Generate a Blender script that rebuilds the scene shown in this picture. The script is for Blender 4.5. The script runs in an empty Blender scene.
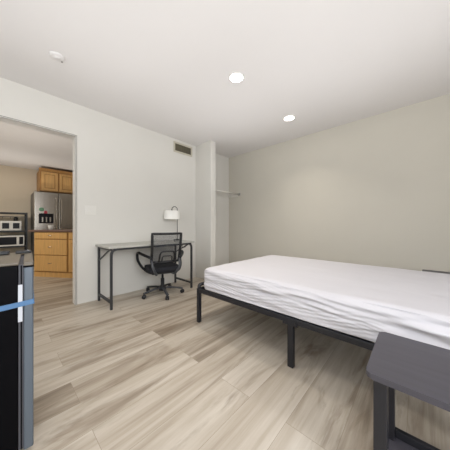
import bpy, bmesh, math, random
from mathutils import Vector, Matrix, noise
random.seed(4)
PI = math.pi
C = bpy.context.scene.collection

# ------------------------------------------------------------------ helpers
def merge(bm, t, M=None):
    if M is not None:
        bmesh.ops.transform(t, matrix=M, verts=t.verts)
    me = bpy.data.meshes.new('tmp'); t.to_mesh(me); t.free()
    bm.from_mesh(me); bpy.data.meshes.remove(me)

def bx(bm, lo, hi, bev=0.0, seg=2, M=None):
    t = bmesh.new()
    bmesh.ops.create_cube(t, size=1)
    for v in t.verts:
        v.co = Vector([lo[i] + (v.co[i] + .5) * (hi[i] - lo[i]) for i in range(3)])
    if bev > 0:
        bmesh.ops.bevel(t, geom=t.edges[:], offset=bev, segments=seg, profile=.5, affect='EDGES')
    merge(bm, t, M)
    return bm

def smooth_path(pts, n=6):
    P = [Vector(p) for p in pts]
    out = []
    for i in range(len(P) - 1):
        a = P[max(i - 1, 0)]; b = P[i]; c = P[i + 1]; d = P[min(i + 2, len(P) - 1)]
        for k in range(n):
            t = k / n
            out.append(.5 * ((2 * b) + (c - a) * t + (2 * a - 5 * b + 4 * c - d) * t * t + (3 * b - a - 3 * c + d) * t ** 3))
    out.append(P[-1])
    return out

def fillet(pts, r, n=5):
    P = [Vector(p) for p in pts]; out = [P[0]]
    for i in range(1, len(P) - 1):
        a = (P[i - 1] - P[i]); b = (P[i + 1] - P[i])
        q = min(r, a.length * .48, b.length * .48)
        s = P[i] + a.normalized() * q; e = P[i] + b.normalized() * q
        for k in range(n + 1):
            t = k / n
            out.append((1 - t) ** 2 * s + 2 * t * (1 - t) * P[i] + t * t * e)
    out.append(P[-1])
    return out

def sweep(bm, pts, rx, ry=None, n=10, closed=False, up=None, square=False):
    """sweep a round or rectangular profile along pts"""
    ry = ry or rx
    P = [Vector(p) for p in pts]
    N = len(P)
    if square:
        prof = [(-rx, -ry), (rx, -ry), (rx, ry), (-rx, ry)]
    else:
        prof = [(rx * math.cos(2 * PI * k / n), ry * math.sin(2 * PI * k / n)) for k in range(n)]
    rings = []
    prev = None
    for i in range(N):
        if closed:
            d = (P[(i + 1) % N] - P[i - 1])
        else:
            d = P[min(i + 1, N - 1)] - P[max(i - 1, 0)]
        d.normalize()
        if up is not None:
            u = Vector(up)
        elif prev is None:
            u = Vector((0, 0, 1)) if abs(d.z) < .9 else Vector((0, 1, 0))
        else:
            u = prev
        s = u - d * u.dot(d)
        if s.length < 1e-5:
            s = Vector((1, 0, 0)) - d * d.x
        s.normalize(); prev = s
        w = d.cross(s)
        # keep square tubes full width through corners
        rings.append([bm.verts.new(P[i] + w * a + s * b) for a, b in prof])
    m = len(prof)
    for i in range(N if closed else N - 1):
        A = rings[i]; B = rings[(i + 1) % N]
        for k in range(m):
            f = bm.faces.new((A[k], A[(k + 1) % m], B[(k + 1) % m], B[k]))
            f.smooth = not square
    if not closed:
        bm.faces.new(rings[0][::-1]); bm.faces.new(rings[-1])
    return bm

def lathe(bm, prof, n=28, M=None, cap=True):
    t = bmesh.new()
    rings = []
    for r, z in prof:
        rings.append([t.verts.new((r * math.cos(2 * PI * k / n), r * math.sin(2 * PI * k / n), z)) for k in range(n)])
    for i in range(len(prof) - 1):
        for k in range(n):
            f = t.faces.new((rings[i][k], rings[i][(k + 1) % n], rings[i + 1][(k + 1) % n], rings[i + 1][k])); f.smooth = True
    if cap:
        t.faces.new(rings[0][::-1]); t.faces.new(rings[-1])
    merge(bm, t, M)
    return bm

def rot_to(axis, loc=(0, 0, 0)):
    q = Vector((0, 0, 1)).rotation_difference(Vector(axis))
    return Matrix.Translation(Vector(loc)) @ q.to_matrix().to_4x4()

def prism(bm, poly, z0, z1, bev=0, M=None):
    t = bmesh.new()
    a = [t.verts.new((x, y, z0)) for x, y in poly]; b = [t.verts.new((x, y, z1)) for x, y in poly]
    n = len(poly)
    t.faces.new(a[::-1]); t.faces.new(b)
    for k in range(n):
        t.faces.new((a[k], a[(k + 1) % n], b[(k + 1) % n], b[k]))
    if bev:
        es = [e for e in t.edges if abs(e.verts[0].co.z - e.verts[1].co.z) < 1e-6]
        bmesh.ops.bevel(t, geom=es, offset=bev, segments=2, profile=.5, affect='EDGES')
    merge(bm, t, M)
    return bm

def rrect(x0, y0, x1, y1, r, n=5):
    o = []
    for cx, cy, a0 in ((x1 - r, y1 - r, 0), (x0 + r, y1 - r, 90), (x0 + r, y0 + r, 180), (x1 - r, y0 + r, 270)):
        for k in range(n + 1):
            a = math.radians(a0 + 90 * k / n)
            o.append((cx + r * math.cos(a), cy + r * math.sin(a)))
    return o

def obj(name, bm, mat, parent=None, smooth=None):
    me = bpy.data.meshes.new(name)
    bmesh.ops.recalc_face_normals(bm, faces=bm.faces)
    bm.to_mesh(me); bm.free()
    me.materials.append(mat)
    if smooth:
        for p in me.polygons: p.use_smooth = True
    o = bpy.data.objects.new(name, me); C.objects.link(o)
    if parent: o.parent = parent
    return o

def B(*a, **k): return bx(bmesh.new(), *a, **k)

def tag(o, label, cat, group=None):
    o['label'] = label; o['category'] = cat
    if group: o['group'] = group
    return o

def thing(name, label, cat, loc=(0, 0, 0), rz=0, group=None):
    o = bpy.data.objects.new(name, None); C.objects.link(o)
    o.empty_display_size = .1
    o.location = loc; o.rotation_euler = (0, 0, rz)
    return tag(o, label, cat, group)

def struct(name, bm, mat, parent=None):
    o = obj(name, bm, mat, parent)
    if not parent: o['kind'] = 'structure'
    return o

def copy_tree(o, parent=None):
    c = o.copy(); C.objects.link(c)
    if parent: c.parent = parent
    for ch in list(o.children): copy_tree(ch, c)
    return c

# ------------------------------------------------------------------ materials
def lin(c):
    return tuple(((v / 255) / 12.92 if v / 255 <= .04045 else ((v / 255 + .055) / 1.055) ** 2.4) for v in c) + (1,)

def mat(name, rgb, rough=.5, metal=0, var=.05, scale=8, bump=0, bscale=60, spec=.5, stretch=(1, 1, 1), emit=0):
    m = bpy.data.materials.new(name); m.use_nodes = True
    nt = m.node_tree; b = nt.nodes['Principled BSDF']
    b.inputs['Roughness'].default_value = rough; b.inputs['Metallic'].default_value = metal
    b.inputs['Specular IOR Level'].default_value = spec
    col = lin(rgb)
    tc = nt.nodes.new('ShaderNodeTexCoord'); mp = nt.nodes.new('ShaderNodeMapping')
    mp.inputs['Scale'].default_value = stretch
    nt.links.new(tc.outputs['Object'], mp.inputs['Vector'])
    nz = nt.nodes.new('ShaderNodeTexNoise'); nz.inputs['Scale'].default_value = scale; nz.inputs['Detail'].default_value = 5
    nt.links.new(mp.outputs['Vector'], nz.inputs['Vector'])
    rp = nt.nodes.new('ShaderNodeValToRGB')
    rp.color_ramp.elements[0].position = .3; rp.color_ramp.elements[1].position = .7
    rp.color_ramp.elements[0].color = tuple(v * (1 - var) for v in col[:3]) + (1,)
    rp.color_ramp.elements[1].color = tuple(min(1, v * (1 + var)) for v in col[:3]) + (1,)
    nt.links.new(nz.outputs['Fac'], rp.inputs['Fac']); nt.links.new(rp.outputs['Color'], b.inputs['Base Color'])
    if bump:
        n2 = nt.nodes.new('ShaderNodeTexNoise'); n2.inputs['Scale'].default_value = bscale
        nt.links.new(mp.outputs['Vector'], n2.inputs['Vector'])
        bp = nt.nodes.new('ShaderNodeBump'); bp.inputs['Strength'].default_value = bump; bp.inputs['Distance'].default_value = .01
        nt.links.new(n2.outputs['Fac'], bp.inputs['Height']); nt.links.new(bp.outputs['Normal'], b.inputs['Normal'])
    if emit:
        b.inputs['Emission Color'].default_value = col; b.inputs['Emission Strength'].default_value = emit
    return m

def floor_mat():
    m = bpy.data.materials.new('vinyl_planks'); m.use_nodes = True
    nt = m.node_tree; L = nt.links; b = nt.nodes['Principled BSDF']
    N = nt.nodes.new
    tc = N('ShaderNodeTexCoord')
    mp = N('ShaderNodeMapping'); mp.inputs['Rotation'].default_value = (0, 0, PI / 2); mp.inputs['Location'].default_value = (.31, .04, 0)
    L.new(tc.outputs['Object'], mp.inputs['Vector'])
    br = N('ShaderNodeTexBrick')
    br.offset = .37; br.offset_frequency = 2
    br.inputs['Color1'].default_value = (0, 0, 0, 1); br.inputs['Color2'].default_value = (1, 1, 1, 1)
    br.inputs['Mortar'].default_value = (.35, .35, .35, 1)
    br.inputs['Scale'].default_value = 1; br.inputs['Mortar Size'].default_value = .0009
    br.inputs['Brick Width'].default_value = 1.83; br.inputs['Row Height'].default_value = .226
    L.new(mp.outputs['Vector'], br.inputs['Vector'])
    # offset grain per plank
    sc = N('ShaderNodeVectorMath'); sc.operation = 'SCALE'; sc.inputs['Scale'].default_value = 23
    L.new(br.outputs['Color'], sc.inputs[0])
    def grain(scale, sx, detail, dist):
        g = N('ShaderNodeMapping'); g.inputs['Scale'].default_value = (sx, 1, 1)
        L.new(mp.outputs['Vector'], g.inputs['Vector'])
        ad = N('ShaderNodeVectorMath'); ad.operation = 'ADD'
        L.new(g.outputs['Vector'], ad.inputs[0]); L.new(sc.outputs['Vector'], ad.inputs[1])
        n = N('ShaderNodeTexNoise'); n.inputs['Scale'].default_value = scale; n.inputs['Detail'].default_value = detail
        n.inputs['Distortion'].default_value = dist; n.inputs['Roughness'].default_value = .62
        L.new(ad.outputs['Vector'], n.inputs['Vector'])
        return n
    n1 = grain(8, .07, 7, .9); n2 = grain(38, .05, 5, .3); n3 = grain(4.5, .17, 5, 1.6)
    ramp = N('ShaderNodeValToRGB')
    e = ramp.color_ramp.elements
    e[0].position = .26; e[0].color = lin((92, 79, 66)); e[1].position = .74; e[1].color = lin((198, 190, 178))
    k = ramp.color_ramp.elements.new(.42); k.color = lin((143, 131, 116))
    k = ramp.color_ramp.elements.new(.54); k.color = lin((172, 161, 146))
    s = N('ShaderNodeMath'); s.operation = 'MULTIPLY_ADD'; s.inputs[1].default_value = .70
    L.new(n1.outputs['Fac'], s.inputs[0])
    s2 = N('ShaderNodeMath'); s2.operation = 'MULTIPLY_ADD'; s2.inputs[1].default_value = .22; s2.inputs[2].default_value = 0
    L.new(n2.outputs['Fac'], s2.inputs[0]); L.new(s2.outputs[0], s.inputs[2])
    s3 = N('ShaderNodeMath'); s3.operation = 'MULTIPLY_ADD'; s3.inputs[1].default_value = .17
    L.new(br.outputs['Color'], s3.inputs[0]); L.new(s.outputs[0], s3.inputs[2])
    L.new(s3.outputs[0], ramp.inputs['Fac'])
    # darker knots / streaks
    kr = N('ShaderNodeValToRGB'); kr.color_ramp.elements[0].position = .53; kr.color_ramp.elements[1].position = .66
    kr.color_ramp.elements[0].color = (0, 0, 0, 1); kr.color_ramp.elements[1].color = (1, 1, 1, 1)
    L.new(n3.outputs['Fac'], kr.inputs['Fac'])
    km = N('ShaderNodeMath'); km.operation = 'MULTIPLY'; km.use_clamp = True
    L.new(kr.outputs['Color'], km.inputs[0]); L.new(n2.outputs['Fac'], km.inputs[1])
    mx = N('ShaderNodeMix'); mx.data_type = 'RGBA'
    L.new(km.outputs[0], mx.inputs['Factor']); L.new(ramp.outputs['Color'], mx.inputs['A'])
    mx.inputs['B'].default_value = lin((104, 86, 66))
    # seams
    mm = N('ShaderNodeMix'); mm.data_type = 'RGBA'
    L.new(br.outputs['Fac'], mm.inputs['Factor']); L.new(mx.outputs['Result'], mm.inputs['A'])
    mm.inputs['B'].default_value = lin((140, 128, 112))
    L.new(mm.outputs['Result'], b.inputs['Base Color'])
    b.inputs['Roughness'].default_value = .42
    b.inputs['Specular IOR Level'].default_value = .35
    bp = N('ShaderNodeBump'); bp.inputs['Strength'].default_value = .08; bp.inputs['Distance'].default_value = .004
    L.new(n2.outputs['Fac'], bp.inputs['Height']); L.new(bp.outputs['Normal'], b.inputs['Normal'])
    return m

def mesh_fabric():
    m = bpy.data.materials.new('mesh_fabric'); m.use_nodes = True
    nt = m.node_tree; L = nt.links; b = nt.nodes['Principled BSDF']
    b.inputs['Base Color'].default_value = lin((52, 55, 60)); b.inputs['Roughness'].default_value = .8
    tr = nt.nodes.new('ShaderNodeBsdfTransparent'); mx = nt.nodes.new('ShaderNodeMixShader')
    tc = nt.nodes.new('ShaderNodeTexCoord'); ch = nt.nodes.new('ShaderNodeTexChecker'); ch.inputs['Scale'].default_value = 420
    L.new(tc.outputs['Object'], ch.inputs['Vector'])
    mr = nt.nodes.new('ShaderNodeMapRange'); mr.inputs['To Min'].default_value = .32; mr.inputs['To Max'].default_value = .62
    L.new(ch.outputs['Fac'], mr.inputs['Value']); L.new(mr.outputs['Result'], mx.inputs['Fac'])
    L.new(tr.outputs['BSDF'], mx.inputs[1]); L.new(b.outputs['BSDF'], mx.inputs[2])
    L.new(mx.outputs['Shader'], nt.nodes['Material Output'].inputs['Surface'])
    return m

def glass_mat():
    m = bpy.data.materials.new('window_glass'); m.use_nodes = True
    nt = m.node_tree; L = nt.links; nt.nodes.remove(nt.nodes['Principled BSDF'])
    tr = nt.nodes.new('ShaderNodeBsdfTransparent'); gl = nt.nodes.new('ShaderNodeBsdfGlossy'); gl.inputs['Roughness'].default_value = .02
    fr = nt.nodes.new('ShaderNodeFresnel'); mx = nt.nodes.new('ShaderNodeMixShader')
    L.new(fr.outputs['Fac'], mx.inputs['Fac']); L.new(tr.outputs['BSDF'], mx.inputs[1]); L.new(gl.outputs['BSDF'], mx.inputs[2])
    L.new(mx.outputs['Shader'], nt.nodes['Material Output'].inputs['Surface'])
    return m

M = {}
M['floor'] = floor_mat()
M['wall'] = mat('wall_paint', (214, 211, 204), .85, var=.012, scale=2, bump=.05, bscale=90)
M['wall_far'] = mat('wall_paint_shaded', (199, 194, 182), .85, var=.012, scale=2, bump=.05, bscale=90)  # same wall paint, darkened to carry the weaker light on this wall
M['kwall'] = mat('kitchen_wall_paint', (214, 201, 180), .85, var=.012, scale=2)
M['ceil'] = mat('ceiling_paint', (225, 222, 220), .9, var=.008, scale=1.5)
M['white'] = mat('white_trim', (226, 224, 220), .5, var=.01)
M['black'] = mat('black_metal', (22, 23, 27), .42, var=.1, spec=.5)
M['bedmetal'] = mat('bed_black_metal', (24, 25, 31), .4, var=.1)
M['desk'] = mat('grey_wood_top', (178, 177, 170), .5, var=.08, scale=10, stretch=(6, .6, 1))
M['deskleg'] = mat('desk_black_metal', (44, 45, 48), .45, var=.1)
M['plastic'] = mat('black_plastic', (28, 29, 32), .5, var=.08)
M['greyplastic'] = mat('grey_plastic', (62, 64, 68), .45, var=.08)
M['seat'] = mat('seat_fabric', (26, 27, 33), .9, var=.12, bump=.3, bscale=300)
M['meshfab'] = mesh_fabric()
M['sheet'] = mat('white_sheet', (199, 197, 201), .85, var=.012, scale=4, bump=.12, bscale=22)
M['shade'] = mat('white_lamp_shade', (240, 238, 232), .8, var=.01, bump=.1, bscale=200)
M['table'] = mat('espresso_tabletop', (71, 69, 76), .45, var=.1, scale=5, stretch=(.6, 8, 1))
M['tableleg'] = mat('espresso_legs', (34, 34, 39), .45, var=.08, scale=6)
M['oak'] = mat('honey_oak', (208, 164, 102), .45, var=.14, scale=7, stretch=(6, 6, .5))
M['oakline'] = mat('oak_dark_frame', (166, 122, 68), .5, var=.1, scale=7, stretch=(6, 6, .5))
M['counter'] = mat('brown_granite', (112, 88, 80), .3, var=.3, scale=60)
M['steel'] = mat('stainless_steel', (172, 166, 157), .26, 1, var=.06, scale=4, stretch=(8, 8, .3))
M['steeldark'] = mat('steel_side_panel', (112, 110, 108), .45, .4)
M['darkglass'] = mat('dark_glass', (20, 18, 22), .3, var=.02, spec=.15)
M['whiteenamel'] = mat('white_enamel', (222, 220, 214), .35, var=.01)
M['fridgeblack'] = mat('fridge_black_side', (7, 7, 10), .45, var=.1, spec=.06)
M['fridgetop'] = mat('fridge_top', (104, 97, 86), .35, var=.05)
M['fridgedoor'] = mat('fridge_door_edge', (92, 101, 111), .4, .25, var=.05, stretch=(1, 1, .1))
M['gasket'] = mat('gasket_grey', (74, 74, 80), .6)
M['label'] = mat('white_sticker', (196, 199, 206), .5, var=.01)
M['tape'] = mat('blue_tape', (78, 118, 160), .45, var=.04)
M['ventwhite'] = mat('vent_frame_paint', (196, 190, 172), .6, var=.02)
M['ventdark'] = mat('vent_dark', (98, 92, 76), .8, var=.05)
M['emit'] = mat('lamp_diffuser', (255, 250, 242), .5, var=0, emit=14)
M['rod'] = mat('white_rod', (214, 210, 202), .35, var=.02)
M['green'] = mat('green_plastic', (112, 158, 128), .5, var=.02)
M['red'] = mat('red_plastic', (170, 52, 66), .5, var=.02)
M['chrome'] = mat('chrome', (190, 190, 192), .2, 1, var=.02)
M['glass'] = glass_mat()
M['switch'] = mat('switch_plate_plastic', (220, 217, 210), .5, var=.01)

# ------------------------------------------------------------------ room shell
XL, YF, ZC = -3.15, 3.54, 2.52          # left wall plane, far wall plane, ceiling height
XR, YB = 2.0, -2.0
KX = -7.35; KZ = 2.44                    # kitchen back wall, kitchen ceiling
WT = .12
DY0, DY1, DZ = -.22, .660, 2.118         # doorway

struct('floor', B((KX - WT, -2.6, -.05), (XR + WT, YF + WT, 0)), M['floor'])
struct('ceiling', B((XL - WT, YB - WT, ZC), (XR + WT, YF + WT, ZC + .08)), M['ceil'])
struct('ceiling', B((KX - WT, -2.6, KZ), (XL - WT, YF + WT, KZ + .16)), M['ceil'])
bm = bmesh.new()
bx(bm, (XL - WT, DY1, 0), (XL, YF, ZC))
bx(bm, (XL - WT, YB, 0), (XL, DY0, ZC))
bx(bm, (XL - WT, DY0, DZ), (XL, DY1, ZC))
struct('wall_left', bm, M['wall'])
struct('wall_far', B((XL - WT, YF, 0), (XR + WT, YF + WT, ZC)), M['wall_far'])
FY0, FY1, FX = 2.575, 2.70, -2.725
struct('wall_closet', B((XL, FY0, 0), (FX, FY1, ZC), .006, 2), M['wall'])
# right wall with a window opening
def wall_hole(a0, a1, h0, h1, s0, s1, fixed0, fixed1, axis):
    bm = bmesh.new()
    def bb(u0, u1, z0, z1):
        if axis == 'x': bx(bm, (fixed0, u0, z0), (fixed1, u1, z1))
        else: bx(bm, (u0, fixed0, z0), (u1, fixed1, z1))
    bb(a0, s0, 0, ZC); bb(s1, a1, 0, ZC); bb(s0, s1, 0, h0); bb(s0, s1, h1, ZC)
    return bm
struct('wall_right', wall_hole(YB - WT, YF, .85, 2.15, -1.3, .9, XR, XR + WT, 'x'), M['wall'])
struct('wall_back', wall_hole(XL - WT, XR, .85, 2.15, -2.0, .2, YB - WT, YB, 'y'), M['wall'])
def window(nm, lo, hi, axis):
    bm = bmesh.new(); t = .045
    if axis == 'x':
        x0, x1 = lo[0], hi[0]; mid = (lo[1] + hi[1]) / 2
        bx(bm, (x0, lo[1], lo[2]), (x1, lo[1] + t, hi[2])); bx(bm, (x0, hi[1] - t, lo[2]), (x1, hi[1], hi[2]))
        bx(bm, (x0, lo[1] + t, lo[2]), (x1, hi[1] - t, lo[2] + t)); bx(bm, (x0, lo[1] + t, hi[2] - t), (x1, hi[1] - t, hi[2]))
        bx(bm, (x0, mid - t / 2, lo[2] + t), (x1, mid + t / 2, hi[2] - t))
        g = B(((x0 + x1) / 2 - .003, lo[1] + t, lo[2] + t), ((x0 + x1) / 2 + .003, hi[1] - t, hi[2] - t))
    else:
        y0, y1 = lo[1], hi[1]; mid = (lo[0] + hi[0]) / 2
        bx(bm, (lo[0], y0, lo[2]), (lo[0] + t, y1, hi[2])); bx(bm, (hi[0] - t, y0, lo[2]), (hi[0], y1, hi[2]))
        bx(bm, (lo[0] + t, y0, lo[2]), (hi[0] - t, y1, lo[2] + t)); bx(bm, (lo[0] + t, y0, hi[2] - t), (hi[0] - t, y1, hi[2]))
        bx(bm, (mid - t / 2, y0, lo[2] + t), (mid + t / 2, y1, hi[2] - t))
        g = B((lo[0] + t, (y0 + y1) / 2 - .003, lo[2] + t), (hi[0] - t, (y0 + y1) / 2 + .003, hi[2] - t))
    w = struct(nm, bm, M['white'])
    p = obj('pane', g, M['glass'], w)
window('window_1', (XR + .03, -1.3, .85), (XR + .09, .9, 2.15), 'x')
window('window_2', (-2.0, YB - .09, .85), (.2, YB - .03, 2.15), 'y')
# doorway lining: thin metal-edged jamb
bm = bmesh.new(); e = .012
bx(bm, (XL - WT - .004, DY1 - e, 0), (XL + .006, DY1, DZ), .002)
bx(bm, (XL - WT - .004, DY0, 0), (XL + .006, DY0 + e, DZ), .002)
bx(bm, (XL - WT - .004, DY0, DZ - e), (XL + .006, DY1, DZ), .002)
struct('trim_1', bm, M['white'])
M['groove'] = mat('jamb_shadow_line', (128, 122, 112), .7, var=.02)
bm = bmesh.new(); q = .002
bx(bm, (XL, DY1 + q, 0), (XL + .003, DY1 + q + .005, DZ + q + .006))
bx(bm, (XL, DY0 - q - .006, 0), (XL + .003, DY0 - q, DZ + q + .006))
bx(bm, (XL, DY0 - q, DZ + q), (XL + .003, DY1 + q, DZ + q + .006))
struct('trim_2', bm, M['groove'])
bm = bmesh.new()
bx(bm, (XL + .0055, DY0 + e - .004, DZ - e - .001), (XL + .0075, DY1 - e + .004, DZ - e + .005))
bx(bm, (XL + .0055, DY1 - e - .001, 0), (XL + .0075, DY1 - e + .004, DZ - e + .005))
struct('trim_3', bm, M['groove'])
# kitchen shell
struct('wall_kitchen', B((KX - WT, -2.6, 0), (KX, YF + WT, KZ)), M['kwall'])
struct('wall_kitchen_side', B((KX, -2.6, 0), (XL - WT, -2.48, KZ)), M['kwall'])
struct('wall_kitchen_end', B((KX, YF, 0), (XL - WT, YF + WT, KZ)), M['kwall'])

# ------------------------------------------------------------------ ceiling fittings
def downlight(x, y, label):
    t = thing('recessed_light', label, 'ceiling light', (x, y, ZC), 0, 'recessed ceiling lights')
    bm = bmesh.new()
    lathe(bm, [(.066, -.001), (.066, -.006), (.078, -.007), (.084, -.003), (.084, -.001)], 32)
    obj('trim_ring', bm, M['white'], t)
    obj('diffuser', lathe(bmesh.new(), [(.066, -.001), (.066, -.004)], 32), M['emit'], t)
LIGHTS = [(-1.375, 1.663, 'round recessed ceiling light over the foot of the bed, larger of two lit in view'),
          (-1.345, 2.80, 'round recessed ceiling light nearest the far wall, above the far side of the bed'),
          (-1.38, .50, 'round recessed ceiling light nearest the viewer, just above the top of the picture')]
for a in LIGHTS: downlight(*a)

def ceilpt(px, py, z=ZC):
    d = (z - 1) * 209 / (225 - py); l = (px - 225) / 209 * d
    s, c = SN, CS
    return (-s * d + c * l, c * d + s * l)
YAW = math.atan2(193, 209); SN, CS = math.sin(YAW), math.cos(YAW)
x, y = ceilpt(57, 56)
t = thing('smoke_detector', 'white round smoke detector on the ceiling above the doorway', 'smoke detector', (x, y, ZC))
obj('housing', lathe(bmesh.new(), [(.056, -.001), (.056, -.006), (.05, -.013), (.03, -.016), (.001, -.017)], 28), M['ceil'], t)
obj('sensor_vent', lathe(bmesh.new(), [(.024, -.0155), (.022, -.019), (.001, -.0195)], 20), M['ceil'], t)
x, y = ceilpt(62, 60.3)
tag(obj('sprinkler_head', lathe(bmesh.new(), [(.009, -.001), (.009, -.006), (.004, -.008), (.004, -.016), (.007, -.018), (.001, -.019)], 14), M['ventdark']),
    'tiny dark sprinkler head on the ceiling beside the smoke detector', 'sprinkler').location = (x, y, ZC)

# vent register on the left wall
def wallpt(px, py, X=XL):
    rx = -SN * 209 + CS * (px - 225); ry = CS * 209 + SN * (px - 225)
    k = X / rx
    return ry * k, 1 + (225 - py) * k
y0, za = wallpt(173.5, 141); y1, zb = wallpt(192, 155.5)
z1 = za; z0 = za - .185
t = thing('air_vent', 'pale rectangular air vent high on the left wall near the closet', 'vent', (XL, (y0 + y1) / 2, (z0 + z1) / 2))
w = (y1 - y0) / 2; h = (z1 - z0) / 2
bm = bmesh.new(); f = .03
bx(bm, (.0, -w, h - f), (.012, w, h), .003); bx(bm, (.0, -w, -h), (.012, w, -h + f), .003)
bx(bm, (.0, -w, -h + f), (.012, -w + f, h - f), .003); bx(bm, (.0, w - f, -h + f), (.012, w, h - f), .003)
obj('frame', bm, M['ventwhite'], t)
obj('backing', B((.0005, -w + f, -h + f), (.002, w - f, h - f)), M['ventdark'], t)
n = 9
for k in range(n):
    yy = -w + f + (k + .5) * (2 * w - 2 * f) / n
    bm = B((-.0008, -.006, -h + f), (.0008, .006, h - f), M=Matrix.Translation((.006, yy, 0)) @ Matrix.Rotation(math.radians(35), 4, 'Z'))
    obj('slat', bm, M['ventdark'], t)

# light switch plate
ya, zt = wallpt(84.5, 204.5); yb, zq = wallpt(96, 215.5)
t = thing('light_switch', 'white double light switch plate on the wall right of the doorway', 'light switch', (XL, (ya + yb) / 2, (zt + zq) / 2))
w = (yb - ya) / 2; h = .06
obj('plate', B((0, -w, -h), (.006, w, h), .0025), M['switch'], t)
for s in (-1, 1):
    obj('rocker', B((.005, s * w * .48 - .017, -.034), (.010, s * w * .48 + .017, .034), .002), M['switch'], t)

# closet rod, cleat
t = thing('closet_rod', 'white closet rod across the alcove beside the fin wall', 'closet rod', (-2.84, (FY1 + YF) / 2, 1.665))
L2 = (YF - FY1) / 2
obj('rod', sweep(bmesh.new(), [(0, -L2 + .004, 0), (0, L2 - .004, 0)], .015, n=14), M['rod'], t)
for s in (-1, 1):
    obj('flange', lathe(bmesh.new(), [(.03, 0), (.03, .008), (.02, .014), (.018, .016)], 20, rot_to((0, -s, 0), (0, s * (L2 + .0005), 0))), M['chrome'] if s > 0 else M['rod'], t)
tag(obj('wall_cleat', B((XL + .002, YF - .02, 1.615), (-2.875, YF - .0005, 1.70), .003), M['rod']), 'pale wooden cleat on the far closet wall behind the rod end', 'cleat')

# ------------------------------------------------------------------ desk
DX0, DX1, DYA, DYB, DH = -3.135, -2.63, .865, 2.13, .742
t = thing('desk', 'long narrow desk with grey wood top and black legs along the left wall', 'desk', (-2.88, 1.5, 0))
def loc(p, o=(-2.88, 1.5, 0)): return (p[0] - o[0], p[1] - o[1], p[2] - o[2])
obj('desktop', B(loc((DX0, DYA, DH - .022)), loc((DX1, DYB, DH)), .003), M['desk'], t)
r = .0125
yl, yr = .9, 2.085
zb = DH - .035
for yy, s in ((yl, 1), (yr, -1)):
    for xx, nm in ((-2.655, 'f'), (-3.1, 'b')):
        if nm == 'f':   # front legs curve into the rail at the top
            pts = fillet([loc((xx, yy, 0)), loc((xx, yy, zb)), loc((xx, yy + s * .16, zb))], .07, 6)
            obj('leg', sweep(bmesh.new(), pts, r, up=(1, 0, 0), square=True), M['deskleg'], t)
        else:
            obj('leg', sweep(bmesh.new(), [loc((xx, yy, 0)), loc((xx, yy, DH - .0225))], r, up=(1, 0, 0), square=True), M['deskleg'], t)
    obj('foot_bar', sweep(bmesh.new(), [loc((-2.668, yy, .085)), loc((-3.087, yy, .085))], r, square=True), M['deskleg'], t)
    obj('side_rail', sweep(bmesh.new(), [loc((-2.668, yy, zb)), loc((-3.087, yy, zb))], r * .9, square=True), M['deskleg'], t)
    obj('brace', sweep(bmesh.new(), [loc((-2.72, yy, zb - .012)), loc((-3.09, yy, zb - .17))], .007, square=True), M['deskleg'], t)
obj('front_rail', sweep(bmesh.new(), [loc((-2.655, yl + .155, zb)), loc((-2.655, yr - .155, zb))], r, square=True), M['deskleg'], t)
obj('back_rail', sweep(bmesh.new(), [loc((-3.1, yl + .0125, zb)), loc((-3.1, yr - .0125, zb))], r, square=True), M['deskleg'], t)

# ------------------------------------------------------------------ desk lamp
lx, ly = -2.985, 2.045
t = thing('desk_lamp', 'slim black table lamp with white drum shade hanging from its hooked stem on the desk', 'lamp', (lx, ly, DH))
obj('base', lathe(bmesh.new(), [(.062, 0), (.064, .004), (.062, .014), (.03, .018), (.01, .026), (.006, .03)], 32), M['plastic'], t)
dv = Vector((-.28, -.96, 0)).normalized()
ds = dv * .092
pole = [(0, 0, .02), (0, 0, .3), (0, 0, .50), tuple(dv * .008 + Vector((0, 0, .545))), tuple(dv * .046 + Vector((0, 0, .567))), tuple(dv * .083 + Vector((0, 0, .545))), tuple(ds + Vector((0, 0, .512)))]
obj('stem', sweep(bmesh.new(), smooth_path(pole, 5), .0055, n=10), M['plastic'], t)
bm = bmesh.new()
MT = Matrix.Translation((ds.x, ds.y, 0))
lathe(bm, [(.132, .352), (.130, .352), (.122, .494), (.124, .494), (.132, .352)], 40, MT, cap=False)
sh = obj('lamp_shade', bm, M['shade'], t)
bm = bmesh.new()
sweep(bm, [ds + Vector((-.122, 0, .488)), ds + Vector((.122, 0, .488))], .002, n=6)
sweep(bm, [ds + Vector((0, -.122, .488)), ds + Vector((0, .122, .488))], .002, n=6)
lathe(bm, [(.012, .478), (.012, .515)], 12, MT)
obj('shade_spider', bm, M['plastic'], sh)
bm = bmesh.new(); lathe(bm, [(.012, .38), (.03, .41), (.03, .44), (.014, .478)], 16, MT)
obj('bulb', bm, M['shade'], t)
# cord from the base over the front of the desk, hanging in a loop
cp = [(.05, -.05, .012), (.15, -.16, .006), (.30, -.24, .006), (.362, -.20, .0), (.372, -.185, -.035), (.37, -.15, -.078), (.37, -.11, -.082), (.37, -.095, -.055), (.37, -.125, -.035), (.37, -.165, -.05), (.368, -.19, -.08)]
cb = tag(obj('power_cable', sweep(bmesh.new(), smooth_path(cp, 6), .0032, n=8), M['plastic']), 'thin black cable looping down over the desk edge below the lamp', 'cable')
cb.location = (lx, ly, DH)

# ------------------------------------------------------------------ office chair
rz = math.radians(72)
t = thing('office_chair', 'black mesh office chair with looped arms and five wheels at the desk', 'chair', (-2.722, 1.612, 0), rz)
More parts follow.
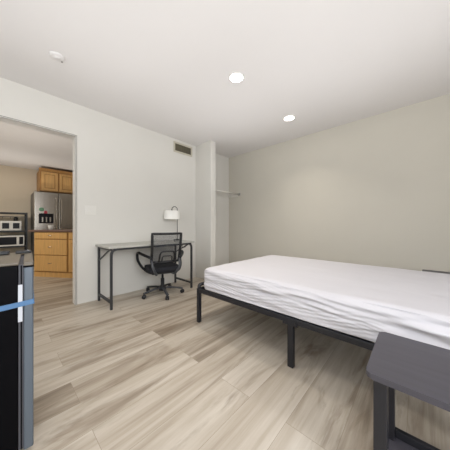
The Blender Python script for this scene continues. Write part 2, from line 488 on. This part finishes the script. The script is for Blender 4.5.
# seat cushion
def cushion(w, d, z0, z1, n=22):
    bm = bmesh.new()
    def ring(z, k):
        return [bm.verts.new((x * k, y * k, z)) for x, y in rrect(-w / 2, -d / 2, w / 2, d / 2, .09, 6)]
    P = [(z0, .9), (z0 + .012, .97), (z0 + .03, 1.0), (z1 - .02, 1.0), (z1 - .006, .965), (z1, .88), (z1 + .004, .5)]
    R = [ring(*p) for p in P]
    for a, b in zip(R, R[1:]):
        m = len(a)
        for k in range(m):
            bm.faces.new((a[k], a[(k + 1) % m], b[(k + 1) % m], b[k])).smooth = True
    bm.faces.new(R[0][::-1]); bm.faces.new(R[-1])
    return bm
bm = cushion(.45, .46, .345, .422)
for v in bm.verts:
    v.co.y += .02
    if v.co.y > .1: v.co.z -= (v.co.y - .1) ** 2 * 1.2
obj('seat', bm, M['seat'], t)
obj('seat_pan', B((-.17, -.14, .318), (.17, .16, .348), .012), M['plastic'], t)
# backrest (tilts back towards its top)
def backpt(u, v):
    """u -1..1 across, v 0..1 up"""
    hw = .185 + .006 * v
    x = u * hw
    z = .50 + v * .385
    y = -.215 - .105 * v - .02 * math.sin(v * PI) + .045 * u * u
    return Vector((x, y, z))
nf = 14
loop = [backpt(-1, k / nf) for k in range(nf + 1)] + [backpt(-1 + 2 * k / nf, 1) for k in range(1, nf)] + \
       [backpt(1, 1 - k / nf) for k in range(nf + 1)] + [backpt(1 - 2 * k / nf, 0) for k in range(1, nf)]
obj('back_frame', sweep(bmesh.new(), loop, .0155, .019, n=10, closed=True), M['plastic'], t)
bm = bmesh.new()
G = [[bm.verts.new(backpt(-.98 + 1.96 * i / 12, .02 + .96 * j / 12)) for i in range(13)] for j in range(13)]
for j in range(12):
    for i in range(12):
        bm.faces.new((G[j][i], G[j][i + 1], G[j + 1][i + 1], G[j + 1][i])).smooth = True
obj('back_mesh', bm, M['meshfab'], t)
# lumbar support loop behind the mesh
def lum(u, v):
    p = backpt(u, v); return p + Vector((0, -.03, -.015))
lp = [lum(-.55, .06), lum(-.5, .36), lum(-.38, .43), lum(.38, .43), lum(.5, .36), lum(.55, .06)]
bm = bmesh.new()
sweep(bm, fillet(lp, .04, 5), .011, n=8)
lp2 = [lum(-.36, .08), lum(-.34, .27), lum(.34, .27), lum(.36, .08)]
sweep(bm, fillet(lp2, .03, 5), .008, n=8)
obj('lumbar_support', bm, M['plastic'], t)
# J bars from back frame to under the seat
for s in (-1, 1):
    pts = [backpt(s * 1.0, .10) + Vector((0, -.006, 0)), Vector((s * .18, -.245, .45)), Vector((s * .15, -.235, .375)), Vector((s * .12, -.19, .328)), Vector((s * .09, -.08, .325))]
    obj('back_bracket', sweep(bmesh.new(), smooth_path(pts, 5), .017, .012, n=10), M['greyplastic'], t)
# arms
for s in (-1, 1):
    pts = [Vector((s * .12, -.16, .335)), Vector((s * .21, -.10, .355)), Vector((s * .275, .03, .41)), Vector((s * .31, .17, .48)), Vector((s * .318, .20, .56)),
           Vector((s * .312, .16, .60)), Vector((s * .30, .03, .603)), Vector((s * .265, -.10, .59)), Vector((s * .215, -.20, .57)), Vector((s * .188, -.235, .555))]
    arm = obj('armrest', sweep(bmesh.new(), smooth_path(pts, 6), .021, .014, n=10), M['plastic'], t)
# gas lift
bm = bmesh.new()
lathe(bm, [(.036, .095), (.036, .125), (.026, .13), (.026, .23), (.016, .232), (.016, .336), (.001, .337)], 20)
obj('gas_lift', bm, M['plastic'], t)
bm = bmesh.new(); lathe(bm, [(.05, .06), (.055, .07), (.055, .10), (.045, .115), (.03, .12)], 20)
hub = obj('hub', bm, M['plastic'], t)
for k in range(5):
    a = math.radians(-17.8 + 72 * k) - rz
    d = Vector((math.cos(a), math.sin(a), 0)); w = Vector((-d.y, d.x, 0))
    pts = [d * .03 + Vector((0, 0, .095)), d * .12 + Vector((0, 0, .095)), d * .22 + Vector((0, 0, .08)), d * .285 + Vector((0, 0, .067))]
    lg = obj('leg', sweep(bmesh.new(), smooth_path(pts, 4), .021, .013, n=10, up=(0, 0, 1)), M['greyplastic'] if k in (0, 4, 1) else M['plastic'], t)
    bm = bmesh.new()
    cc = d * .28 + Vector((0, 0, .027))
    # twin wheel turned a little
    aw = a + random.uniform(-.8, .8); ax = Vector((-math.sin(aw), math.cos(aw), 0))
    for q in (-1, 1):
        lathe(bm, [(.001, 0), (.022, .001), (.027, .005), (.027, .013), (.024, .017), (.001, .018)], 20, rot_to(ax * q, cc + ax * q * .004))
    sweep(bm, [cc, cc + Vector((0, 0, .045))], .006, n=8)
    obj('caster', bm, M['plastic'], lg)

# ------------------------------------------------------------------ bed
BX0, BX1, BY0, BY1 = -1.68, .27, 1.385, 2.70
RZ = .35
t = thing('bed_frame', 'black metal platform bed frame on square legs under the white mattress', 'bed', (-.7, 2.04, 0))
def lb(p): return (p[0] + .7, p[1] - 2.04, p[2])
tt = .038
def rail(lo, hi, nm='side_rail'):
    return obj(nm, B(lb(lo), lb(hi), .004), M['bedmetal'], t)
rail((BX0 + tt, BY0, RZ - .04), (BX1 - tt, BY0 + .03, RZ))
rail((BX0 + tt, BY1 - .03, RZ - .04), (BX1 - tt, BY1, RZ))
rail((BX0, BY0 + tt, RZ - .04), (BX0 + .03, BY1 - tt, RZ), 'end_rail')
rail((BX1 - .03, BY0 + tt, RZ - .04), (BX1, BY1 - tt, RZ), 'end_rail')
rail((BX0 + .03, (BY0 + BY1) / 2 - .02, RZ - .06), (BX1 - .03, (BY0 + BY1) / 2 + .02, RZ - .02), 'centre_rail')
for k in range(10):
    xx = BX0 + .12 + k * (BX1 - BX0 - .24) / 9
    obj('slat', B(lb((xx - .02, BY0 + .03, RZ - .019)), lb((xx + .02, BY1 - .03, RZ - .003))), M['bedmetal'], t)
# corner legs: at the foot end the round leg bends over the end rail
for x, y, sx, sy in ((BX0, BY0, 1, 1), (BX0, BY1, 1, -1), (BX1, BY0, -1, 1), (BX1, BY1, -1, -1)):
    lg = obj('leg', B(lb((min(x, x + sx * tt), min(y, y + sy * tt), 0)), lb((max(x, x + sx * tt), max(y, y + sy * tt), RZ + .0)), .006), M['bedmetal'], t)
    if sx > 0:
        bm = bmesh.new()
        cx = x + sx * tt / 2; cy = y + sy * tt / 2
        sweep(bm, fillet([lb((cx, cy, RZ - .02)), lb((cx, cy, RZ + .034)), lb((cx, cy + sy * .24, RZ + .034))], .03, 6), tt / 2 * .92, n=12, up=(1, 0, 0))
        obj('stop_bar', bm, M['bedmetal'], lg)
for yy in (BY0, BY1 - .035, (BY0 + BY1) / 2 - .018):
    x0 = -.68 if yy != (BY0 + BY1) / 2 - .018 else -.68
    lg = obj('leg', B(lb((x0, yy, 0)), lb((x0 + .042, yy + .036, RZ - (.042 if yy != (BY0 + BY1) / 2 - .018 else .061))), .004), M['bedmetal'], t)
    if yy == BY0:
        bm = B(lb((x0 - .035, yy - .0035, RZ - .052)), lb((x0 + .077, yy - .0002, RZ - .004)), .001)
        pl = obj('bracket_plate', bm, M['bedmetal'], t)
        for dx in (-.022, .064):
            bm = bmesh.new()
            lathe(bm, [(.007, 0), (.007, .004), (.003, .006)], 12, rot_to((0, -1, 0), lb((x0 + dx, yy - .0033, RZ - .03))))
            obj('bolt', bm, M['black'], pl)

# mattress with fitted sheet: rounded box grid + wrinkles
def mattress():
    x0, x1, y0, y1, z0, z1 = BX0 + .085, BX1 + .0, BY0 + .006, BY1 + .01, RZ + .0005, .572
    bm = bmesh.new()
    rr = .055
    cx, cy = (x0 + x1) / 2, (y0 + y1) / 2
    hx, hy = (x1 - x0) / 2, (y1 - y0) / 2
    # build from six dense grids, then round
    t = bmesh.new(); bmesh.ops.create_cube(t, size=2)
    bmesh.ops.subdivide_edges(t, edges=t.edges[:], cuts=95, use_grid_fill=True)
    hz = (z1 - z0) / 2; cz = (z0 + z1) / 2
    for v in t.verts:
        def warp(c, h):
            # concentrate vertices near edges
            return c * h
        p = Vector((v.co.x * hx, v.co.y * hy, v.co.z * hz))
        rz_ = .05
        q = Vector((max(-hx + rr, min(hx - rr, p.x)), max(-hy + rr, min(hy - rr, p.y)), max(-hz + .012, min(hz - rz_, p.z))))
        d = p - q
        if d.length > 1e-6:
            if p.z > 0:
                m = max(abs(d.x) / rr, abs(d.y) / rr, abs(d.z) / rz_)
                u = Vector((d.x / rr, d.y / rr, d.z / rz_)); u.normalize()
                p = q + Vector((u.x * rr, u.y * rr, u.z * rz_)) * m
            else:
                m = max(abs(d.x) / rr, abs(d.y) / rr, abs(d.z) / .012)
                u = Vector((d.x / rr, d.y / rr, d.z / .012)); u.normalize()
                p = q + Vector((u.x * rr, u.y * rr, u.z * .012)) * m
        n = Vector((0, 0, 0))
        side = 0
        if abs(v.co.y) > .999 or abs(v.co.x) > .999: side = 1
        h = (p.z + hz) / (2 * hz)      # 0 bottom .. 1 top
        # crown and sag
        if v.co.z > .999:
            p.z += .012 * (1 - v.co.x ** 2) * (1 - v.co.y ** 2)
            edge = max(abs(v.co.x), abs(v.co.y))
            amp = .0025 + .004 * max(0, edge - .75) * 4
            p.z += amp * noise.noise(Vector((p.x * 2.2, p.y * 7, 3.1))) + .0018 * noise.noise(Vector((p.x * 8, p.y * 15, 7)))
        elif side:
            s = p.x if abs(v.co.y) > .999 else p.y
            # long slanted pulls along the side
            zz = p.z
            f = 0
            for a, fr, am, ph in ((.10, 34, .0055, 0), (-.07, 52, .004, 2.1), (.05, 78, .0028, 4.0), (-.12, 120, .0017, 1.0), (.16, 150, .0012, 5.0)):
                ww = zz + a * s + .018 * noise.noise(Vector((s * 2.5, ph, .3)))
                env = max(0, noise.noise(Vector((s * 2.2, zz * 9, ph + 9))) + .25)
                f += am * math.sin(fr * ww * 2.2 + ph) * env
            f += .004 * noise.noise(Vector((s * 3.5, zz * 26, 1.7)))
            fade = math.sin(min(1, max(0, h)) * PI) ** .5
            bulge = .012 * math.sin(h * PI)
            nn = Vector((0, math.copysign(1, v.co.y), 0)) if abs(v.co.y) > .999 else Vector((math.copysign(1, v.co.x), 0, 0))
            p += nn * (f * 2.6 * fade + bulge * .4)
            # ruched gather near mid front
        v.co = p + Vector((cx, cy, cz))
    merge(bm, t)
    return bm
m_ = obj('mattress', mattress(), M['sheet'], smooth=True)
tag(m_, 'bare white mattress in a wrinkled fitted sheet on the black bed frame', 'mattress')

# ------------------------------------------------------------------ end tables
def end_table(loc_, label, wx=.56, dy=.39, H=.48):
    t = thing('end_table', label, 'side table', loc_, 0, 'dark end tables by the bed')
    th = .021
    obj('tabletop', prism(bmesh.new(), rrect(0, 0, wx, dy, .022, 5), H - th, H, .004), M['table'], t)
    lw, ld = .039, .06; i = .022
    for x in (i, wx - i - lw):
        for y in (i - .004, dy - i - ld + .004):
            obj('leg', B((x, y, 0), (x + lw, y + ld, H - th), .003), M['tableleg'], t)
    obj('shelf', B((i + .004, i + .008, .014), (wx - i - .004, dy - i - .008, .034), .003), M['table'], t)
    bm = B((i + lw, dy - i - .03, .034), (wx - i - lw, dy - i - .008, .068), .002)
    obj('shelf_rail', bm, M['tableleg'], t)
    bm = bmesh.new()
    bx(bm, (i + .006, i + .056, H - th - .03), (i + .026, dy - i - .056, H - th), .002)
    obj('apron', bm, M['tableleg'], t)
    return t
end_table((-.139, .885, 0), 'dark espresso end table in the right foreground, in front of the bed')
end_table((.035, 2.985, 0), 'dark end table beyond the bed, only its top edge showing at right')

# ------------------------------------------------------------------ mini fridge
FXr = -1.23; FH = .843; FWd = .45
t = thing('mini_fridge', 'black mini fridge with grey door edge and blue tape at left foreground', 'fridge', (FXr, .10, 0), math.radians(-4))
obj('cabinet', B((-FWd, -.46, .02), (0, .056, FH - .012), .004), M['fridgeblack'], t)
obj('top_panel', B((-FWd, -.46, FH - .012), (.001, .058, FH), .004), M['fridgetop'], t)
obj('gasket', B((-FWd + .006, .056, .05), (-.002, .072, FH - .012), .002), M['gasket'], t)
obj('door_frame', B((-FWd + .004, .0625, .05), (.0005, .067, FH - .014), .001), M['fridgeblack'], t)
dr = obj('door', B((-FWd, .072, .04), (.001, .103, FH - .024), .005), M['fridgedoor'], t)
obj('door_cap', B((-FWd, .070, FH - .024), (.0015, .1035, FH - .018), .002), M['fridgeblack'], dr)
obj('door_top', B((-FWd, .071, FH - .018), (.001, .103, FH - .001), .004), M['fridgetop'], dr)
hg = obj('hinge', B((-FWd + .01, .035, FH - .0005), (-FWd + .075, .100, FH + .012), .004), M['plastic'], t)
obj('screw', lathe(bmesh.new(), [(.006, 0), (.006, .003), (.002, .005)], 12, Matrix.Translation((-FWd + .045, .085, FH + .0115))), M['chrome'], hg)
obj('leveling_foot', lathe(bmesh.new(), [(.02, 0), (.02, .021)], 14, Matrix.Translation((-.05, .02, 0))), M['plastic'], t)
obj('leveling_foot', lathe(bmesh.new(), [(.02, 0), (.02, .021)], 14, Matrix.Translation((-.05, -.42, 0))), M['plastic'], t)
obj('leveling_foot', lathe(bmesh.new(), [(.02, 0), (.02, .021)], 14, Matrix.Translation((-FWd + .05, .02, 0))), M['plastic'], t)
obj('leveling_foot', lathe(bmesh.new(), [(.02, 0), (.02, .021)], 14, Matrix.Translation((-FWd + .05, -.42, 0))), M['plastic'], t)
st = obj('sticker', B((.0005, .055, .592), (.002, .0685, .748)), M['label'], t)
st['label'] = 'white strip sticker'
# blue tape: a band round the side and front
bm = bmesh.new()
ztp = .664
sweep(bm, [(.003, -.45, ztp - .02), (.003, -.1, ztp - .008), (.003, .06, ztp + .002), (.003, .1055, ztp + .006)], .0008, .0105, square=True, up=(0, 0, 1))
bx(bm, (-FWd + .0, .1035, ztp - .005), (.0038, .1055, ztp + .017))
obj('tape', bm, M['tape'], t)['label'] = 'blue packing tape'
for ch in t.children:
    ch.location = (0, -.10, 0)
# remote on top
tag(obj('remote_control', B((-.022, -.085, 0), (.022, .085, .018), .005), M['plastic']), 'slim black remote lying on top of the mini fridge', 'remote')
bpy.data.objects['remote_control'].location = (-1.61, -.045, FH + .0008)
bpy.data.objects['remote_control'].rotation_euler = (0, 0, math.radians(-6))

# ------------------------------------------------------------------ kitchen beyond the doorway
# peninsula with oak drawers (angled)
p0 = Vector((-5.481, .470, 0)); p1 = Vector((-4.766, .95, 0))
ang = math.atan2((p1 - p0).y, (p1 - p0).x)
t = thing('base_cabinet', 'honey oak kitchen base cabinet with drawers, seen through the doorway', 'cabinet', p0, ang)
Wd, Wtot, Dp, Hc = .76, 1.5, .60, .868
# front face is local y=0 (towards the camera -y), body behind
obj('carcass', B((0, .0, .09), (Wtot, Dp, Hc), .002), M['oakline'], t)
obj('toe_kick', B((.0, .0, 0), (Wtot, Dp, .09)), M['oak'], t)
def pull(x, z, par):
    bm = bmesh.new()
    sweep(bm, smooth_path([(x - .035, -.018, z), (x - .03, -.036, z - .004), (x, -.042, z - .006), (x + .03, -.036, z - .004), (x + .035, -.018, z)], 4), .0045, n=8)
    obj('handle', bm, M['chrome'], par)
for z0, z1 in ((.735, .855), (.43, .72), (.115, .415)):
    d = obj('drawer', B((.02, -.02, z0), (Wd - .02, .0, z1), .006), M['oak'], t)
    pull(Wd / 2, (z0 + z1) / 2 + .01, d)
d = obj('drawer', B((Wd + .02, -.02, .735), (Wtot - .02, 0, .855), .006), M['oak'], t); pull((Wd + Wtot) / 2, .8, d)
def door(x0, x1, z0, z1, y=0.0, par=t):
    d = obj('door', B((x0, y - .018, z0), (x1, y, z1), .004), M['oak'], par)
    f = .055
    bm = bmesh.new()
    bx(bm, (x0 + f, y - .0195, z0 + f), (x1 - f, y - .0178, z1 - f))
    obj('panel_groove', bm, M['oakline'], d)
    obj('panel', B((x0 + f + .012, y - .024, z0 + f + .012), (x1 - f - .012, y - .0185, z1 - f - .012), .004), M['oak'], d)
    return d
door(Wd + .02, Wd + .36, .115, .72); door(Wd + .38, Wtot - .02, .115, .72)
ct = obj('countertop', B((-.10, -.035, Hc + .001), (Wtot + .03, Dp + .03, Hc + .036), .006), M['counter'])
tag(ct, 'brown speckled countertop on the oak kitchen base cabinet', 'countertop')
ct.location = p0; ct.rotation_euler = (0, 0, ang)
# small white cup on the counter
cu = obj('cup', lathe(bmesh.new(), [(.026, 0), (.04, .012), (.046, .085), (.042, .09), (.034, .03), (.001, .016)], 20), M['whiteenamel'])
tag(cu, 'small white cup on the kitchen counter in front of the steel fridge', 'cup')
cu.location = p0 + Matrix.Rotation(ang, 3, 'Z') @ Vector((.17, .18, Hc + .0365))

# steel fridge
RX, RY0, RY1, RH = -6.56, .555, 1.465, 1.79
t = thing('refrigerator', 'stainless french-door refrigerator with dispenser in the kitchen', 'refrigerator', (RX, (RY0 + RY1) / 2, 0))
hw = (RY1 - RY0) / 2
obj('body', B((-.72, -hw, .02), (-.06, hw, RH - .02), .005), M['steeldark'], t)
obj('leveling_base', B((-.70, -hw + .03, 0), (-.08, hw - .03, .021)), M['plastic'], t)
def fdoor(y0, y1, z0, z1, nm='door'):
    return obj(nm, B((-.058, y0, z0), (0, y1, z1), .012, 3), M['steel'], t)
dl = fdoor(-hw, -.004, .72, RH); drr = fdoor(.004, hw, .72, RH); fz = fdoor(-hw, hw, .05, .71, 'freezer_drawer')
for par, yy in ((dl, -.05), (drr, .05)):
    obj('handle', sweep(bmesh.new(), fillet([(0, yy, .9), (.05, yy, .9), (.05, yy, 1.65), (0, yy, 1.65)], .03, 4), .012, n=10), M['steel'], par)
obj('handle', sweep(bmesh.new(), fillet([(0, -.35, .62), (.05, -.35, .62), (.05, .35, .62), (0, .35, .62)], .03, 4), .012, n=10), M['steel'], fz)
dsp = obj('dispenser', B((-.002, -.37, 1.04), (.004, -.10, 1.275), .002), M['darkglass'], dl)
for k in range(3):
    obj('dispenser_paddle', B((.004, -.315 + k * .07, 1.07), (.012, -.287 + k * .07, 1.19), .003), M['steel'], dsp)
mg = tag(obj('magnet', lathe(bmesh.new(), [(.045, 0), (.045, .006), (.035, .012)], 24, rot_to((1, 0, 0))), M['green']), 'round pale green magnet on the steel fridge door, upper left of the dispenser', 'magnet', 'fridge magnets')
mg.location = (RX + .0005, .69, 1.37)
mg = tag(obj('magnet', lathe(bmesh.new(), [(.036, 0), (.036, .006), (.026, .012)], 24, rot_to((1, 0, 0))), M['red']), 'small red magnet on the steel fridge door just above the dispenser', 'magnet', 'fridge magnets')
mg.location = (RX + .0005, .765, 1.305)

# upper oak cabinets above the fridge
UX = -6.72
t = thing('wall_cabinet', 'honey oak cabinet mounted high above the steel refrigerator', 'cabinet', (UX, .675, 1.83), 0)
uw, uh = 1.06, .52
obj('carcass', B((-.62, 0, .0), (0, uw, uh), .002), M['oakline'], t)
bm = bmesh.new()
prism(bm, [(-.0, 0), (.02, .0), (.045, .05), (.045, .065), (0, .065)], 0, uw + .04, M=Matrix.Translation((0, -.02, uh - .03)) @ Matrix(((1, 0, 0, 0), (0, 0, 1, 0), (0, 1, 0, 0), (0, 0, 0, 1))))
obj('crown_moulding', bm, M['oakline'], t)
Mu = Matrix(((0, -1, 0, 0), (1, 0, 0, 0), (0, 0, 1, 0), (0, 0, 0, 1)))
for y0, y1 in ((.03, .345), (.375, .69), (.72, 1.035)):
    d = obj('door', B((0, y0, .02), (.018, y1, uh - .045), .004), M['oak'], t)
    f = .055
    obj('panel_groove', B((.0178, y0 + f, .02 + f), (.0195, y1 - f, uh - .045 - f)), M['oakline'], d)
    obj('panel', B((.0185, y0 + f + .014, .02 + f + .014), (.024, y1 - f - .014, uh - .045 - f - .014), .004), M['oak'], d)

# black wire rack with two ovens
KXf = -6.78
t = thing('kitchen_rack', 'black metal shelf rack holding two ovens against the kitchen wall', 'shelf rack', (KXf, 0, 0))
ry0, ry1, rd = -.42, .45, .42
for yy in (ry0, ry1):
    for xx in (0, -rd):
        obj('post', sweep(bmesh.new(), [(xx, yy, 0), (xx, yy, 1.29)], .013, square=True, up=(1, 0, 0)), M['black'], t)
for zz in (.12, .50, .85, 1.275):
    bm = bmesh.new()
    bx(bm, (-.012, ry0, zz - .015), (.012, ry1, zz + .012)); bx(bm, (-rd - .012, ry0, zz - .015), (-rd + .012, ry1, zz + .012))
    bx(bm, (-rd, ry0 - .012, zz - .015), (0, ry0 + .012, zz + .012)); bx(bm, (-rd, ry1 - .012, zz - .015), (0, ry1 + .012, zz + .012))
    bx(bm, (-rd, ry0, zz - .004), (0, ry1, zz + .006))
    obj('shelf', bm, M['black'], t)
bm = bmesh.new()
bx(bm, (-.006, ry0, 1.18), (.006, ry1, 1.195))
for k in range(6):
    yy = -.3 + k * .12
    sweep(bm, smooth_path([(0, yy, 1.19), (.015, yy, 1.16), (.025, yy, 1.15), (.03, yy, 1.165)], 4), .004, n=6)
obj('hook_rail', bm, M['black'], t)
# white oven
t = thing('countertop_oven', 'white countertop oven with two dark windows on the upper rack shelf', 'oven', (KXf - .02, .19, .857))
obj('body', B((-.34, -.175, .012), (0, .175, .235), .008), M['whiteenamel'], t)
for s in (-1, 1):
    d = obj('door', B((0, s * .084 - .078, .03), (.012, s * .084 + .078, .215), .004), M['whiteenamel'], t)
    obj('window_glass', B((.0115, s * .084 - .055, .06), (.0135, s * .084 + .055, .19)), M['darkglass'], d)
obj('foot', B((-.30, -.15, 0), (-.03, .15, .013)), M['plastic'], t)
# black microwave
t = thing('microwave', 'black microwave with silver trim on the lower rack shelf under the white oven', 'microwave', (KXf - .02, .14, .507))
obj('body', B((-.36, -.27, .01), (0, .27, .255), .006), M['steeldark'], t)
d = obj('door', B((0, -.268, .014), (.014, .165, .25), .004), M['whiteenamel'], t)
obj('window_glass', B((.0135, -.24, .045), (.0155, .14, .22)), M['darkglass'], d)
obj('control_panel', B((0, .167, .014), (.014, .268, .25), .004), M['whiteenamel'], t)
obj('display', B((.0135, .182, .045), (.0155, .25, .22)), M['darkglass'], t)
obj('foot', B((-.32, -.24, 0), (-.03, .24, .011)), M['plastic'], t)
# items on the rack top level
jr = tag(obj('jar', lathe(bmesh.new(), [(.03, 0), (.035, .01), (.035, .07), (.022, .085), (.022, .1), (.001, .101)], 18), M['plastic']), 'small dark jar standing on top of the white oven', 'jar')
jr.location = (KXf - .14, .27, 1.0925)

# ------------------------------------------------------------------ lights
def area(name, loc, rot, sx, sy, power, color=(1, 1, 1), shape='RECTANGLE', spread=PI):
    l = bpy.data.lights.new(name, 'AREA'); l.shape = shape; l.size = sx; l.size_y = sy; l.energy = power; l.color = color; l.spread = spread
    o = bpy.data.objects.new(name, l); C.objects.link(o); o.location = loc; o.rotation_euler = rot
    return o
area('window_light_right', (XR - .02, -.2, 1.5), (0, PI / 2, 0), 1.25, 2.1, 92, (.93, .96, 1.0))
area('window_light_back', (-.9, YB + .02, 1.5), (PI / 2, 0, 0), 2.1, 1.25, 22, (.86, .93, 1.0))
def fill_spot(x, y, z, power, color):  # unseen fill spots, added only to brighten the ceilings from below
    l = bpy.data.lights.new('ceiling_fill', 'SPOT'); l.energy = power; l.color = color; l.spot_size = math.radians(158); l.spot_blend = 1; l.shadow_soft_size = 0
    o = bpy.data.objects.new('ceiling_fill', l); C.objects.link(o); o.location = (x, y, z); o.rotation_euler = (PI, 0, 0)
for x in (-1.95, -.5, 1.1):
    for y in (-1.2, .6, 2.2):
        fill_spot(x, y, 1.25, 17, (.98, .98, 1.0))
for x, y, _ in LIGHTS:
    area('downlight_lamp', (x, y, ZC - .012), (0, 0, 0), .12, .12, 4.2, (1, .93, .84), 'DISK', spread=1.9)
area('kitchen_light', (-5.3, -.9, KZ - .03), (0, 0, 0), 1.2, .6, 32, (1, .95, .86))
for x in (-6.3, -4.4):
    for y in (-1.4, .2, 2.0):
        fill_spot(x, y, 1.3, 20, (1, .97, .92))
w = bpy.data.worlds.new('World'); bpy.context.scene.world = w; w.use_nodes = True
nt = w.node_tree
sky = nt.nodes.new('ShaderNodeTexSky'); sky.sky_type = 'HOSEK_WILKIE'; sky.turbidity = 4; sky.sun_direction = (-.4, .5, .7)
bg = nt.nodes['Background']; bg.inputs['Strength'].default_value = .9
nt.links.new(sky.outputs['Color'], bg.inputs['Color'])

# ------------------------------------------------------------------ camera
cam = bpy.data.cameras.new('camera'); co = bpy.data.objects.new('camera', cam); C.objects.link(co)
co.location = (0, 0, 1.0)
co.rotation_euler = (PI / 2, 0, YAW)
cam.sensor_width = 36; cam.lens = 36 * 209 / 450; cam.clip_start = .02
sc = bpy.context.scene
sc.camera = co
sc.view_settings.view_transform = 'Standard'
sc.view_settings.look = 'None'
sc.view_settings.exposure = 0.06
